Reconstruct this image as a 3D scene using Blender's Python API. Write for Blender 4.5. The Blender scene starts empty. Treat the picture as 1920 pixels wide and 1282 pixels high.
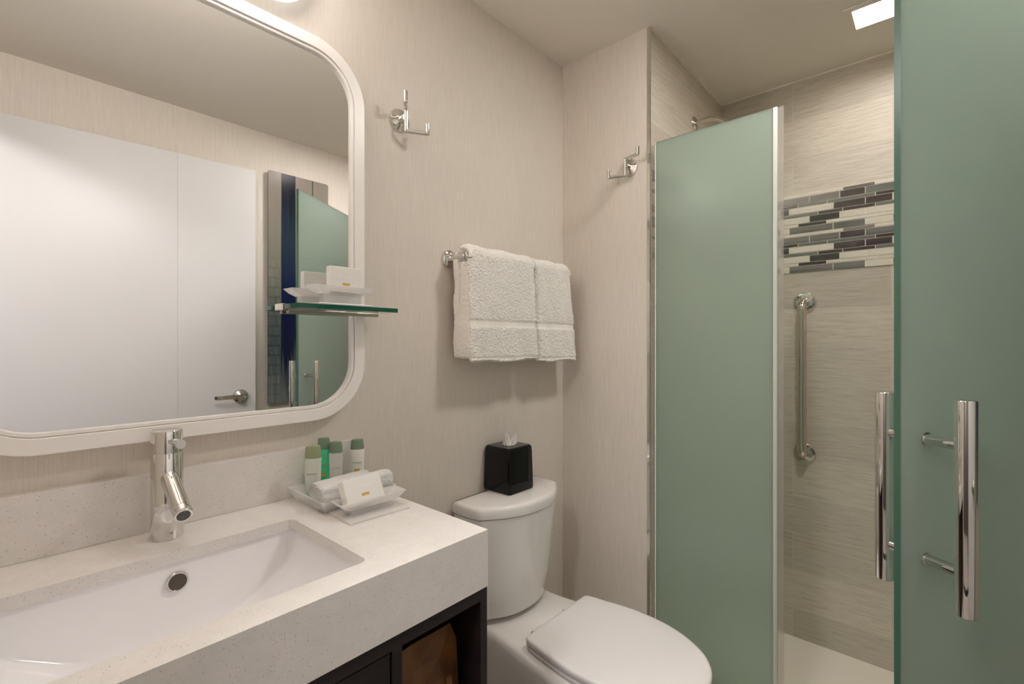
import bpy, bmesh, math, random
from mathutils import Vector, Matrix
random.seed(7)
PI = math.pi
SC = bpy.context.scene
COL = SC.collection

# ------------------------------------------------------------------ camera, world, exposure
F_PX = 898.0
th = math.atan2(800.0, 898.0)                      # heading between +x and +y
cam_d = bpy.data.cameras.new('camera')
cam_d.sensor_width = 36.0
cam_d.lens = 36.0 * F_PX / 1920.0
cam_d.clip_start = 0.01
cam = bpy.data.objects.new('camera', cam_d)
COL.objects.link(cam)
cam.location = (0.0, -1.093, 1.22)
cam.rotation_euler = (PI / 2, 0, th - PI / 2)
SC.camera = cam

w = bpy.data.worlds.new('world'); SC.world = w; w.use_nodes = True
w.node_tree.nodes['Background'].inputs[0].default_value = (1.0, 0.93, 0.86, 1)
w.node_tree.nodes['Background'].inputs[1].default_value = 0.25
SC.view_settings.view_transform = 'Standard'
SC.view_settings.look = 'None'
SC.view_settings.gamma = 1.0
SC.view_settings.use_curve_mapping = False
SC.view_settings.exposure = 2.3
SC.cycles.max_bounces = 14
SC.cycles.diffuse_bounces = 8
SC.cycles.glossy_bounces = 8
SC.cycles.transmission_bounces = 12
SC.cycles.transparent_max_bounces = 16
SC.cycles.sample_clamp_indirect = 6.0
SC.cycles.use_denoising = True
VANITY_E = 6.4
SHOWER_E = 17
HALL_FILL_W = 17.5
DOWN2_E = 19

# ------------------------------------------------------------------ main sizes (metres)
X1 = 1.5236      # wall beside the toilet, also the plane of the shower glass
X2 = 2.2448      # far shower wall
YS = -0.361      # shower side wall
YO = -1.525      # wall behind the camera
XL = -0.09       # left wall
ZC = 2.2895      # ceiling
CZ = 0.874       # counter top
MIR = -0.02      # mirror surface

# ------------------------------------------------------------------ materials
def srgb(r, g, b):
    f = lambda v: (v / 255 / 12.92) if v / 255 <= 0.04045 else ((v / 255 + 0.055) / 1.055) ** 2.4
    return (f(r), f(g), f(b), 1)

def mat(name, col, rough=0.5, metal=0.0, spec=0.5, coat=0.0, trans=0.0, ior=1.45, sss=0.0):
    m = bpy.data.materials.new(name); m.use_nodes = True
    b = m.node_tree.nodes['Principled BSDF']
    b.inputs['Base Color'].default_value = col if len(col) == 4 else (*col, 1)
    b.inputs['Roughness'].default_value = rough
    b.inputs['Metallic'].default_value = metal
    b.inputs['Specular IOR Level'].default_value = spec
    b.inputs['Coat Weight'].default_value = coat
    b.inputs['Transmission Weight'].default_value = trans
    b.inputs['IOR'].default_value = ior
    if sss:
        b.inputs['Subsurface Weight'].default_value = sss
        b.inputs['Subsurface Radius'].default_value = (0.01, 0.01, 0.01)
    return m

def NT(m): return m.node_tree.nodes, m.node_tree.links, m.node_tree.nodes['Principled BSDF']

def tex_coord(N, L, scale=(1, 1, 1), kind='Object'):
    tc = N.new('ShaderNodeTexCoord'); mp = N.new('ShaderNodeMapping')
    mp.inputs['Scale'].default_value = scale
    L.new(tc.outputs[kind], mp.inputs[0]); return mp.outputs[0]

def noise(N, L, vec, scale=5.0, detail=3.0, rough=0.5):
    n = N.new('ShaderNodeTexNoise'); n.inputs['Scale'].default_value = scale
    n.inputs['Detail'].default_value = detail; n.inputs['Roughness'].default_value = rough
    L.new(vec, n.inputs['Vector']); return n.outputs['Fac']

def ramp(N, L, fac, stops):
    r = N.new('ShaderNodeValToRGB'); e = r.color_ramp.elements
    e[0].position, e[0].color = stops[0]; e[1].position, e[1].color = stops[-1]
    for p, c in stops[1:-1]:
        k = e.new(p); k.color = c
    L.new(fac, r.inputs[0]); return r.outputs[0]

def bump(N, L, h, bs, strength=0.3, dist=0.001):
    b = N.new('ShaderNodeBump'); b.inputs['Strength'].default_value = strength
    b.inputs['Distance'].default_value = dist
    L.new(h, b.inputs['Height']); L.new(b.outputs[0], bs.inputs['Normal'])

def math_n(N, L, op, a, b=None):
    n = N.new('ShaderNodeMath'); n.operation = op
    for i, v in enumerate((a, b)):
        if v is None: continue
        if isinstance(v, (int, float)): n.inputs[i].default_value = v
        else: L.new(v, n.inputs[i])
    return n.outputs[0]

def mixc(N, L, fac, a, b, mode='MIX'):
    n = N.new('ShaderNodeMix'); n.data_type = 'RGBA'; n.blend_type = mode
    if isinstance(fac, (int, float)): n.inputs['Factor'].default_value = fac
    else: L.new(fac, n.inputs['Factor'])
    for k, v in (('A', a), ('B', b)):
        s = [i for i in n.inputs if i.name == k and i.type == 'RGBA'][0]
        if isinstance(v, tuple): s.default_value = v
        else: L.new(v, s)
    return [o for o in n.outputs if o.type == 'RGBA'][0]

def scale_rgb(c, k): return (c[0] * k, c[1] * k, c[2] * k, 1)

# vertical-strie vinyl wallpaper
WP = (0.70, 0.64, 0.575, 1)
m_paper = mat('striated wallpaper', WP, 0.55, spec=0.35)
N, L, B = NT(m_paper)
v1 = tex_coord(N, L, (520, 520, 16)); n1 = noise(N, L, v1, 1.0, 3.0, 0.65)
v2 = tex_coord(N, L, (300, 300, 9)); n2 = noise(N, L, v2, 1.0, 2.0, 0.5)
nm = math_n(N, L, 'ADD', math_n(N, L, 'MULTIPLY', n1, 0.6), math_n(N, L, 'MULTIPLY', n2, 0.4))
L.new(ramp(N, L, nm, [(0.30, scale_rgb(WP, 0.90)), (0.70, scale_rgb(WP, 1.09))]), B.inputs['Base Color'])
bump(N, L, nm, B, 0.45, 0.0009)

m_ceiling = mat('painted ceiling', (0.76, 0.715, 0.65, 1), 0.6, spec=0.25)
N, L, B = NT(m_ceiling); bump(N, L, noise(N, L, tex_coord(N, L), 240, 3), B, 0.12, 0.0006)

def tile_mat(name, axis):
    """linen-grained porcelain planks 0.153 high, 0.64 long, half bond; axis = horizontal coordinate"""
    m = mat(name, (0.5, 0.43, 0.36, 1), 0.42, spec=0.4)
    N, L, B = NT(m)
    tc = N.new('ShaderNodeTexCoord'); sp = N.new('ShaderNodeSeparateXYZ'); L.new(tc.outputs['Object'], sp.inputs[0])
    h = sp.outputs['XYZ'.index(axis)]; z = sp.outputs[2]
    # above the mosaic band rows are counted from 1.82, below from 1.505
    up = math_n(N, L, 'GREATER_THAN', z, 1.66)
    zz = math_n(N, L, 'ADD', math_n(N, L, 'SUBTRACT', z, 1.505 - 0.153 * 12), math_n(N, L, 'MULTIPLY', up, -(1.82 - 1.505) + 0.153 * 2))
    row = math_n(N, L, 'FLOOR', math_n(N, L, 'DIVIDE', zz, 0.153))
    fz = math_n(N, L, 'SUBTRACT', zz, math_n(N, L, 'MULTIPLY', row, 0.153))
    par = math_n(N, L, 'MODULO', row, 2.0)
    hh = math_n(N, L, 'ADD', math_n(N, L, 'ADD', h, 0.645 + 6.4), math_n(N, L, 'MULTIPLY', par, 0.32))
    colm = math_n(N, L, 'FLOOR', math_n(N, L, 'DIVIDE', hh, 0.64))
    fh = math_n(N, L, 'SUBTRACT', hh, math_n(N, L, 'MULTIPLY', colm, 0.64))
    g = math_n(N, L, 'MAXIMUM', math_n(N, L, 'LESS_THAN', fz, 0.0022), math_n(N, L, 'LESS_THAN', fh, 0.0025))
    # per-tile tone
    cb = N.new('ShaderNodeCombineXYZ'); L.new(row, cb.inputs[0]); L.new(colm, cb.inputs[1])
    wn = N.new('ShaderNodeTexWhiteNoise'); wn.noise_dimensions = '3D'; L.new(cb.outputs[0], wn.inputs['Vector'])
    sx = (10, 10, 170)
    mp = N.new('ShaderNodeMapping'); mp.inputs['Scale'].default_value = sx
    L.new(tc.outputs['Object'], mp.inputs[0])
    off = N.new('ShaderNodeVectorMath'); off.operation = 'ADD'
    L.new(mp.outputs[0], off.inputs[0]); sc = N.new('ShaderNodeVectorMath'); sc.operation = 'SCALE'
    L.new(cb.outputs[0], sc.inputs[0]); sc.inputs['Scale'].default_value = 7.3; L.new(sc.outputs[0], off.inputs[1])
    n1 = noise(N, L, off.outputs[0], 1.0, 5, 0.65)
    v3 = tex_coord(N, L, (40, 40, 700)); n3 = noise(N, L, v3, 1.0, 3, 0.6)
    nn = math_n(N, L, 'ADD', math_n(N, L, 'MULTIPLY', n1, 0.7), math_n(N, L, 'MULTIPLY', n3, 0.3))
    c = ramp(N, L, nn, [(0.33, (0.425, 0.375, 0.305, 1)), (0.5, (0.535, 0.485, 0.405, 1)), (0.68, (0.615, 0.570, 0.485, 1))])
    tone = math_n(N, L, 'ADD', math_n(N, L, 'MULTIPLY', wn.outputs['Value'], 0.20), 0.90)
    hv = N.new('ShaderNodeVectorMath'); hv.operation = 'SCALE'; L.new(c, hv.inputs[0]); L.new(tone, hv.inputs['Scale'])
    col = mixc(N, L, g, hv.outputs[0], (0.60, 0.54, 0.455, 1))
    L.new(col, B.inputs['Base Color'])
    bump(N, L, math_n(N, L, 'SUBTRACT', math_n(N, L, 'MULTIPLY', nn, 0.5), g), B, 0.35, 0.0007)
    return m
m_tile_y = tile_mat('linen plank tile on far wall', 'Y')
m_tile_x = tile_mat('linen plank tile on side wall', 'X')
m_grout = mat('mosaic grout', (0.74, 0.68, 0.58, 1), 0.8)
def mosaic_mat(name, col, var, rough=0.12):
    m = mat(name, col, rough, spec=0.6, coat=0.4)
    N, L, B = NT(m)
    n = noise(N, L, tex_coord(N, L, (3, 3, 90)), 1.0, 3)
    L.new(ramp(N, L, n, [(0.3, scale_rgb(col, 1 - var)), (0.7, scale_rgb(col, 1 + var))]), B.inputs['Base Color'])
    return m
m_mos = {'d': mosaic_mat('espresso glass mosaic', (0.045, 0.036, 0.032, 1), 0.35),
         'g': mosaic_mat('smoke grey glass mosaic', (0.165, 0.15, 0.135, 1), 0.35),
         'n': mosaic_mat('grey green glass mosaic', (0.13, 0.145, 0.125, 1), 0.35),
         'p': mosaic_mat('pale stone mosaic', (0.62, 0.575, 0.49, 1), 0.07, 0.25)}

QZ = (0.755, 0.725, 0.695, 1)
m_quartz = mat('speckled cream quartz', QZ, 0.25, spec=0.45)
N, L, B = NT(m_quartz)
def speck(scale, thr):
    v = N.new('ShaderNodeTexVoronoi'); v.inputs['Scale'].default_value = scale
    L.new(tex_coord(N, L), v.inputs['Vector'])
    lt = math_n(N, L, 'LESS_THAN', v.outputs['Distance'], thr)
    sp = N.new('ShaderNodeSeparateColor'); L.new(v.outputs['Color'], sp.inputs[0])
    return math_n(N, L, 'MULTIPLY', lt, math_n(N, L, 'GREATER_THAN', sp.outputs[0], 0.72)), sp.outputs[1]
s1, r1 = speck(300, 0.24); s2, r2 = speck(560, 0.27)
base = ramp(N, L, noise(N, L, tex_coord(N, L), 30, 5, 0.7), [(0.35, scale_rgb(QZ, 0.97)), (0.65, scale_rgb(QZ, 1.03))])
c1 = mixc(N, L, math_n(N, L, 'MULTIPLY', s1, math_n(N, L, 'MULTIPLY', r1, 0.75)), base, (0.30, 0.225, 0.165, 1))
c2 = mixc(N, L, math_n(N, L, 'MULTIPLY', s2, math_n(N, L, 'MULTIPLY', r2, 0.55)), c1, (0.42, 0.33, 0.25, 1))
L.new(c2, B.inputs['Base Color'])

m_porc = mat('white porcelain', (0.80, 0.775, 0.745, 1), 0.08, spec=0.5, coat=0.3)
m_basin = mat('white basin china', (0.90, 0.89, 0.905, 1), 0.12, spec=0.5)
m_seat = mat('white moulded plastic', (0.79, 0.765, 0.75, 1), 0.22)
m_chrome = mat('polished chrome', (0.72, 0.705, 0.68, 1), 0.06, 1.0)
m_nickel = mat('satin nickel', (0.52, 0.47, 0.41, 1), 0.22, 1.0)
m_steel = mat('polished steel', (0.66, 0.62, 0.57, 1), 0.12, 1.0)
m_dark = mat('dark aerator mesh', (0.06, 0.055, 0.05, 1), 0.5)
N, L, B = NT(m_dark)
L.new(ramp(N, L, noise(N, L, tex_coord(N, L), 900, 2), [(0.4, (0.02, 0.02, 0.02, 1)), (0.65, (0.16, 0.15, 0.14, 1))]), B.inputs['Base Color'])
m_hole = mat('shadowed overflow channel', (0.12, 0.10, 0.085, 1), 0.35, 0.6)
m_engrave = mat('engraved mark', (0.25, 0.23, 0.22, 1), 0.5)
m_frame = mat('white lacquer', (0.90, 0.87, 0.84, 1), 0.3)
m_mirror = mat('mirror silver', (0.93, 0.93, 0.925, 1), 0.0, 1.0)
m_door = mat('white laminate door', (0.66, 0.65, 0.65, 1), 0.35)
N, L, B = NT(m_door); bump(N, L, noise(N, L, tex_coord(N, L), 160, 2), B, 0.04, 0.0004)
m_espresso = mat('espresso cabinet lacquer', (0.013, 0.009, 0.009, 1), 0.42, spec=0.4)
N, L, B = NT(m_espresso)
L.new(ramp(N, L, noise(N, L, tex_coord(N, L, (3, 3, 60)), 1.0, 3), [(0.3, (0.010, 0.007, 0.007, 1)), (0.7, (0.019, 0.013, 0.013, 1))]), B.inputs['Base Color'])
m_black = mat('black gloss ceramic', (0.004, 0.0035, 0.0035, 1), 0.05, spec=0.35)
m_tissue = mat('white tissue paper', (0.84, 0.81, 0.77, 1), 0.9)
m_floor = mat('grey floor tile', (0.42, 0.37, 0.32, 1), 0.45)
N, L, B = NT(m_floor)
L.new(ramp(N, L, noise(N, L, tex_coord(N, L), 9, 6), [(0.35, (0.36, 0.315, 0.27, 1)), (0.65, (0.48, 0.425, 0.37, 1))]), B.inputs['Base Color'])
m_hallwall = mat('hall wall darkened for reflections', (0.13, 0.11, 0.095, 1), 0.6)  # unseen passage walls, made dark so the chrome shows dark reflections
m_pan = mat('cream shower pan', (0.84, 0.79, 0.69, 1), 0.4)
m_bag = mat('brown paper bag', (0.30, 0.125, 0.035, 1), 0.38)
N, L, B = NT(m_bag)
n = noise(N, L, tex_coord(N, L), 22, 4); bump(N, L, n, B, 0.4, 0.004)
L.new(ramp(N, L, n, [(0.3, (0.075, 0.028, 0.008, 1)), (0.7, (0.17, 0.070, 0.020, 1))]), B.inputs['Base Color'])

m_towel = mat('white terry', (0.87, 0.835, 0.78, 1), 0.95, spec=0.1)
N, L, B = NT(m_towel)
B.inputs['Sheen Weight'].default_value = 0.3
tc = N.new('ShaderNodeTexCoord'); sp = N.new('ShaderNodeSeparateXYZ'); L.new(tc.outputs['Object'], sp.inputs[0])
band = math_n(N, L, 'MULTIPLY', math_n(N, L, 'GREATER_THAN', sp.outputs[2], -0.2395), math_n(N, L, 'LESS_THAN', sp.outputs[2], -0.2235))
n = noise(N, L, tex_coord(N, L), 190, 3, 0.7); n2 = noise(N, L, tex_coord(N, L), 60, 3, 0.6)
h = math_n(N, L, 'MULTIPLY', math_n(N, L, 'ADD', n, math_n(N, L, 'MULTIPLY', n2, 0.8)), math_n(N, L, 'SUBTRACT', 1.0, band))
bump(N, L, h, B, 0.9, 0.004)
m_cloth = mat('white washcloth terry', (0.88, 0.86, 0.845, 1), 0.95, spec=0.1)
N, L, B = NT(m_cloth); bump(N, L, noise(N, L, tex_coord(N, L), 240, 3, 0.7), B, 1.0, 0.006)

# frosted shower glass
def frosted_mat():
    m = bpy.data.materials.new('frosted green glass'); m.use_nodes = True
    N, L = m.node_tree.nodes, m.node_tree.links; N.clear()
    out = N.new('ShaderNodeOutputMaterial')
    tr = N.new('ShaderNodeBsdfTranslucent'); tr.inputs[0].default_value = (0.80, 0.93, 0.85, 1)
    df = N.new('ShaderNodeBsdfDiffuse'); df.inputs[0].default_value = (0.60, 0.69, 0.63, 1)
    rf = N.new('ShaderNodeBsdfRefraction'); rf.inputs['Color'].default_value = (0.85, 0.97, 0.90, 1)
    rf.inputs['Roughness'].default_value = 0.55; rf.inputs['IOR'].default_value = 1.15
    a = N.new('ShaderNodeMixShader'); a.inputs[0].default_value = 0.25; L.new(tr.outputs[0], a.inputs[1]); L.new(df.outputs[0], a.inputs[2])
    b = N.new('ShaderNodeMixShader'); b.inputs[0].default_value = 0.35; L.new(a.outputs[0], b.inputs[1]); L.new(rf.outputs[0], b.inputs[2])
    gl = N.new('ShaderNodeBsdfGlossy'); gl.inputs['Roughness'].default_value = 0.42
    fr = N.new('ShaderNodeFresnel'); fr.inputs[0].default_value = 1.45
    c = N.new('ShaderNodeMixShader'); L.new(fr.outputs[0], c.inputs[0]); L.new(b.outputs[0], c.inputs[1]); L.new(gl.outputs[0], c.inputs[2])
    L.new(c.outputs[0], out.inputs[0])
    return m
m_frost = frosted_mat()
def frosted_in():
    m = m_frost.copy(); m.name = 'frosted green glass smooth side'
    for n in m.node_tree.nodes:
        if n.type == 'BSDF_GLOSSY': n.inputs['Roughness'].default_value = 0.02
    return m
m_frost_in = frosted_in()
m_gedge = mat('green glass edge', (0.055, 0.125, 0.085, 1), 0.25, spec=0.6)
m_shelf = mat('clear shelf glass', (0.86, 0.95, 0.90, 1), 0.02, trans=1.0, ior=1.5)
m_shelf_edge = mat('deep green shelf edge', (0.004, 0.085, 0.05, 1), 0.15, spec=0.6)
def acrylic():
    m = bpy.data.materials.new('frosted white acrylic'); m.use_nodes = True
    N, L = m.node_tree.nodes, m.node_tree.links; N.clear(); o = N.new('ShaderNodeOutputMaterial')
    t = N.new('ShaderNodeBsdfTransparent'); t.inputs[0].default_value = (0.96, 0.96, 0.955, 1)
    a = N.new('ShaderNodeBsdfTranslucent'); a.inputs[0].default_value = (0.94, 0.93, 0.92, 1)
    d = N.new('ShaderNodeBsdfDiffuse'); d.inputs[0].default_value = (0.93, 0.915, 0.91, 1)
    g = N.new('ShaderNodeBsdfGlossy'); g.inputs['Roughness'].default_value = 0.25
    m1 = N.new('ShaderNodeMixShader'); m1.inputs[0].default_value = 0.6; L.new(a.outputs[0], m1.inputs[1]); L.new(d.outputs[0], m1.inputs[2])
    m2 = N.new('ShaderNodeMixShader'); m2.inputs[0].default_value = 0.42; L.new(m1.outputs[0], m2.inputs[1]); L.new(t.outputs[0], m2.inputs[2])
    m3 = N.new('ShaderNodeMixShader'); m3.inputs[0].default_value = 0.05; L.new(m2.outputs[0], m3.inputs[1]); L.new(g.outputs[0], m3.inputs[2])
    L.new(m3.outputs[0], o.inputs[0]); return m
m_acry = acrylic()
m_seal = mat('clear vinyl seal', (0.80, 0.78, 0.74, 1), 0.15, trans=0.85, ior=1.2)
m_card = mat('white carton', (0.83, 0.82, 0.78, 1), 0.5)
m_gold = mat('gold label', (0.66, 0.42, 0.12, 1), 0.45)
m_print = mat('grey print', (0.45, 0.44, 0.42, 1), 0.6)
m_printw = mat('embossed white print', (0.93, 0.92, 0.90, 1), 0.4)
m_cap = mat('sage green cap', (0.20, 0.28, 0.195, 1), 0.3)
m_capo = mat('olive green cap', (0.29, 0.34, 0.19, 1), 0.3)
m_lotion = mat('white plastic bottle', (0.86, 0.84, 0.80, 1), 0.28, sss=0.0)
m_milky = mat('milky green bottle', (0.74, 0.80, 0.72, 1), 0.22, trans=0.25)
m_clear = mat('clear bottle', (0.97, 0.99, 0.975, 1), 0.05, trans=0.88, ior=1.12)
m_green = mat('bright green liquid', (0.12, 0.86, 0.46, 1), 0.1, trans=0.35, ior=1.3)

def emit(name, col, s):
    m = bpy.data.materials.new(name); m.use_nodes = True
    N, L = m.node_tree.nodes, m.node_tree.links; N.clear()
    o = N.new('ShaderNodeOutputMaterial'); e = N.new('ShaderNodeEmission')
    e.inputs[0].default_value = (*col, 1); e.inputs[1].default_value = s; L.new(e.outputs[0], o.inputs[0]); return m
m_shade = emit('lit opal shade', (1.0, 0.945, 0.905), VANITY_E)
m_opal = emit('softly glowing opal rim', (1.0, 0.95, 0.90), 0.30)
m_lens = emit('lit shower lens', (1.0, 0.945, 0.85), SHOWER_E)
m_down2 = emit('lit ceiling lens', (1.0, 0.95, 0.915), DOWN2_E)
m_hall_fill = emit('hall fill glow', (1.0, 0.97, 0.96), HALL_FILL_W)

# ------------------------------------------------------------------ object helpers
ROOTM = {}
def link(o): COL.objects.link(o); return o
def thing(name, label, cat, loc=(0, 0, 0), rotz=0.0, group=None, kind=None):
    o = link(bpy.data.objects.new(name, None)); o.empty_display_size = 0.05
    o.location = loc; o.rotation_euler = (0, 0, rotz)
    o['label'] = label; o['category'] = cat
    if group: o['group'] = group
    if kind: o['kind'] = kind
    ROOTM[o.name] = Matrix.Translation(Vector(loc)) @ Matrix.Rotation(rotz, 4, 'Z')
    return o
def obj(name, bm, m, parent=None, smooth=False, local=False, label=None, auto=None, origin=None):
    """one bmesh -> one mesh object; bmesh is in world space unless local"""
    me = bpy.data.meshes.new(name)
    if parent is not None:
        M = ROOTM[parent.name]
        if not local: bmesh.ops.transform(bm, matrix=M.inverted(), verts=bm.verts)
    elif origin is not None:
        bmesh.ops.transform(bm, matrix=Matrix.Translation(-Vector(origin)), verts=bm.verts)
    bmesh.ops.recalc_face_normals(bm, faces=bm.faces)
    bm.to_mesh(me); bm.free()
    for mm in (m if isinstance(m, (list, tuple)) else [m]): me.materials.append(mm)
    o = link(bpy.data.objects.new(name, me))
    if origin is not None and parent is None: o.location = origin
    if smooth or auto:
        for p in me.polygons: p.use_smooth = True
        if auto is None: auto = 40
        if auto: me.set_sharp_from_angle(angle=math.radians(auto))
    if parent is not None:
        o.parent = parent; ROOTM[o.name] = ROOTM[parent.name]
    if label: o['label'] = label
    return o
def tag(o, label, cat, group=None, kind=None):
    o['label'] = label; o['category'] = cat
    if group: o['group'] = group
    if kind: o['kind'] = kind
    return o
def struct(name, bm, m, label, cat, **k):
    o = obj(name, bm, m, **k); o['kind'] = 'structure'; o['label'] = label; o['category'] = cat; ROOTM[o.name] = Matrix.Identity(4); return o

def new(): return bmesh.new()
def box(bm, x0, x1, y0, y1, z0, z1, mi=0, bev=0.0, seg=2):
    r = bmesh.ops.create_cube(bm, size=1.0); vs = r['verts']
    bmesh.ops.transform(bm, matrix=Matrix.Translation(((x0 + x1) / 2, (y0 + y1) / 2, (z0 + z1) / 2)) @ Matrix.Diagonal((x1 - x0, y1 - y0, z1 - z0, 1)), verts=vs)
    fs = set(f for v in vs for f in v.link_faces)
    for f in fs: f.material_index = mi
    if bev:
        es = list(set(e for v in vs for e in v.link_edges))
        bmesh.ops.bevel(bm, geom=es, offset=bev, segments=seg, profile=0.5, affect='EDGES', clamp_overlap=True)
    return vs
def B1(*a, **k):
    bm = new(); box(bm, *a, **k); return bm
def frame_of(d):
    d = Vector(d).normalized(); a = Vector((0, 0, 1)) if abs(d.z) < 0.9 else Vector((1, 0, 0))
    u = d.cross(a).normalized(); v = d.cross(u).normalized(); return u, v
def loft(bm, loops, cap0=True, cap1=True, closed=True, mi=0):
    rows = [[bm.verts.new(p) for p in lp] for lp in loops]
    n = len(rows[0])
    for a, b in zip(rows, rows[1:]):
        for i in range(n if closed else n - 1):
            j = (i + 1) % n
            try: bm.faces.new((a[i], a[j], b[j], b[i])).material_index = mi
            except ValueError: pass
    if cap0: bm.faces.new(rows[0]).material_index = mi
    if cap1: bm.faces.new(rows[-1][::-1]).material_index = mi
    return rows
def tube(bm, pts, r, n=20, mi=0, caps=True):
    pts = [Vector(p) for p in pts]; rs = r if isinstance(r, (list, tuple)) else [r] * len(pts)
    loops = []; u = None
    for i, p in enumerate(pts):
        d = (pts[min(i + 1, len(pts) - 1)] - pts[max(i - 1, 0)]).normalized()
        if u is None: u, v = frame_of(d)
        else:
            u = (u - d * u.dot(d)).normalized(); v = d.cross(u)
        loops.append([p + (u * math.cos(2 * PI * k / n) + v * math.sin(2 * PI * k / n)) * rs[i] for k in range(n)])
    loft(bm, loops, caps, caps, True, mi)
def cyl(bm, a, b, r, n=28, mi=0, r2=None, bev=0.0):
    a, b = Vector(a), Vector(b); r2 = r if r2 is None else r2; d = (b - a).normalized()
    if bev: tube(bm, [a, a + d * bev * 0.3, a + d * bev, b - d * bev, b - d * bev * 0.3, b], [r - bev, r - bev * 0.3, r, r2, r2 - bev * 0.3, r2 - bev], n, mi)
    else: tube(bm, [a, b], [r, r2], n, mi)
def disc_profile(bm, c, d, prof, n=36, mi=0):
    """prof: list of (distance along d, radius)"""
    c = Vector(c); d = Vector(d).normalized(); u, v = frame_of(d); loops = []
    for s, r in prof:
        r = max(r, 1e-5)
        loops.append([c + d * s + (u * math.cos(2 * PI * k / n) + v * math.sin(2 * PI * k / n)) * r for k in range(n)])
    loft(bm, loops, True, True, True, mi)
def arc_path(pts, rad, n=6):
    """round the corners of a polyline"""
    P = [Vector(p) for p in pts]; out = [P[0]]
    for i in range(1, len(P) - 1):
        a = (P[i - 1] - P[i]).normalized(); b = (P[i + 1] - P[i]).normalized()
        p0 = P[i] + a * rad; p1 = P[i] + b * rad
        for k in range(n + 1):
            t = k / n; out.append((1 - t) ** 2 * p0 + 2 * t * (1 - t) * P[i] + t * t * p1)
    out.append(P[-1]); return out
def rrect(x0, x1, y0, y1, r, z=None, n=6, f=None):
    pts = []
    for cx, cy, a0 in ((x1 - r, y1 - r, 0), (x0 + r, y1 - r, 90), (x0 + r, y0 + r, 180), (x1 - r, y0 + r, 270)):
        for k in range(n + 1):
            a = math.radians(a0 + 90 * k / n); pts.append((cx + r * math.cos(a), cy + r * math.sin(a)))
    if f: return [Vector(f(*p)) for p in pts]
    return [Vector((p[0], p[1], z)) for p in pts]
def plate_hole(bm, outer, inner, ext, mi=0):
    """flat plate with a hole: outer, inner lists of Vector on one plane, extruded by vector ext"""
    def lp(pts):
        vs = [bm.verts.new(p) for p in pts]
        return vs, [bm.edges.new((vs[i], vs[(i + 1) % len(vs)])) for i in range(len(vs))]
    vo, eo = lp(outer); vi, ei = lp(inner)
    r = bmesh.ops.triangle_fill(bm, use_beauty=True, use_dissolve=False, edges=eo + ei)
    fs = [g for g in r['geom'] if isinstance(g, bmesh.types.BMFace)]
    for f in fs: f.material_index = mi
    e = Vector(ext); mp = {v: bm.verts.new(v.co + e) for v in vo + vi}
    for f in fs: bm.faces.new([mp[v] for v in f.verts][::-1]).material_index = mi
    for vs in (vo, vi):
        for i in range(len(vs)):
            a, b = vs[i], vs[(i + 1) % len(vs)]
            bm.faces.new((a, b, mp[b], mp[a])).material_index = mi
def text_bm(s, size, M, depth=0.0002):
    cu = bpy.data.curves.new('t', 'FONT'); cu.body = s; cu.size = size; cu.extrude = depth; cu.align_x = 'CENTER'; cu.align_y = 'CENTER'; cu.resolution_u = 2
    o = link(bpy.data.objects.new('t', cu)); bpy.context.view_layer.update()
    dg = bpy.context.evaluated_depsgraph_get(); me = bpy.data.meshes.new_from_object(o.evaluated_get(dg))
    bm = new(); bm.from_mesh(me); bmesh.ops.transform(bm, matrix=M, verts=bm.verts)
    bpy.data.objects.remove(o); bpy.data.curves.remove(cu); bpy.data.meshes.remove(me); return bm
def catmull(pts, n=6):
    P = [Vector(p) for p in pts]; out = []
    for i in range(len(P) - 1):
        p0 = P[max(i - 1, 0)]; p1 = P[i]; p2 = P[i + 1]; p3 = P[min(i + 2, len(P) - 1)]
        for k in range(n):
            t = k / n
            out.append(0.5 * ((2 * p1) + (-p0 + p2) * t + (2 * p0 - 5 * p1 + 4 * p2 - p3) * t * t + (-p0 + 3 * p1 - 3 * p2 + p3) * t ** 3))
    out.append(P[-1]); return out
def subsurf(o, lv=2):
    m = o.modifiers.new('sub', 'SUBSURF'); m.levels = lv; m.render_levels = lv; return o

# ------------------------------------------------------------------ the room
YFAR = YO
struct('wall_back', B1(XL - 0.1, X1 + 0.3, 0, 0.1, -0.02, ZC + 0.1), m_paper, 'taupe striated wallpapered wall behind the mirror, towels and toilet tank', 'wall')
struct('wall_right', B1(X1, X1 + 0.1, YS + 0.0085, 0, -0.02, ZC + 0.1), m_paper, 'narrow pinkish wallpapered wall beside the toilet, carrying the second hook', 'wall')
struct('wall_shower_side', B1(X1 + 0.0075, X2 + 0.1, YS, YS + 0.05, -0.02, ZC + 0.1), m_tile_x, 'linen plank tiled side wall of the shower, carrying the shower arm', 'wall')
struct('wall_shower_far', B1(X2, X2 + 0.1, YFAR, YS, -0.02, ZC + 0.1), m_tile_y, 'far shower wall of linen plank tile with the mosaic band and grab bar', 'wall')
struct('wall_front', B1(XL - 0.1, X1 + 0.02, YO - 0.1, YO, -0.02, ZC + 0.1), m_paper, 'wallpapered wall opposite the mirror, seen in its reflection', 'wall')
struct('wall_shower_near', B1(X1 + 0.02, X2 + 0.1, YO - 0.1, YO, -0.02, ZC + 0.1), m_tile_x, 'near end wall of the shower in linen plank tile', 'wall')
struct('wall_shower_jamb', B1(X1, X1 + 0.08, YO, -1.450, -0.02, ZC), m_paper, 'short wall stub carrying the hinges of the shower door', 'wall')
bm = new()   # left wall with the doorway the camera looks in through
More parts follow.
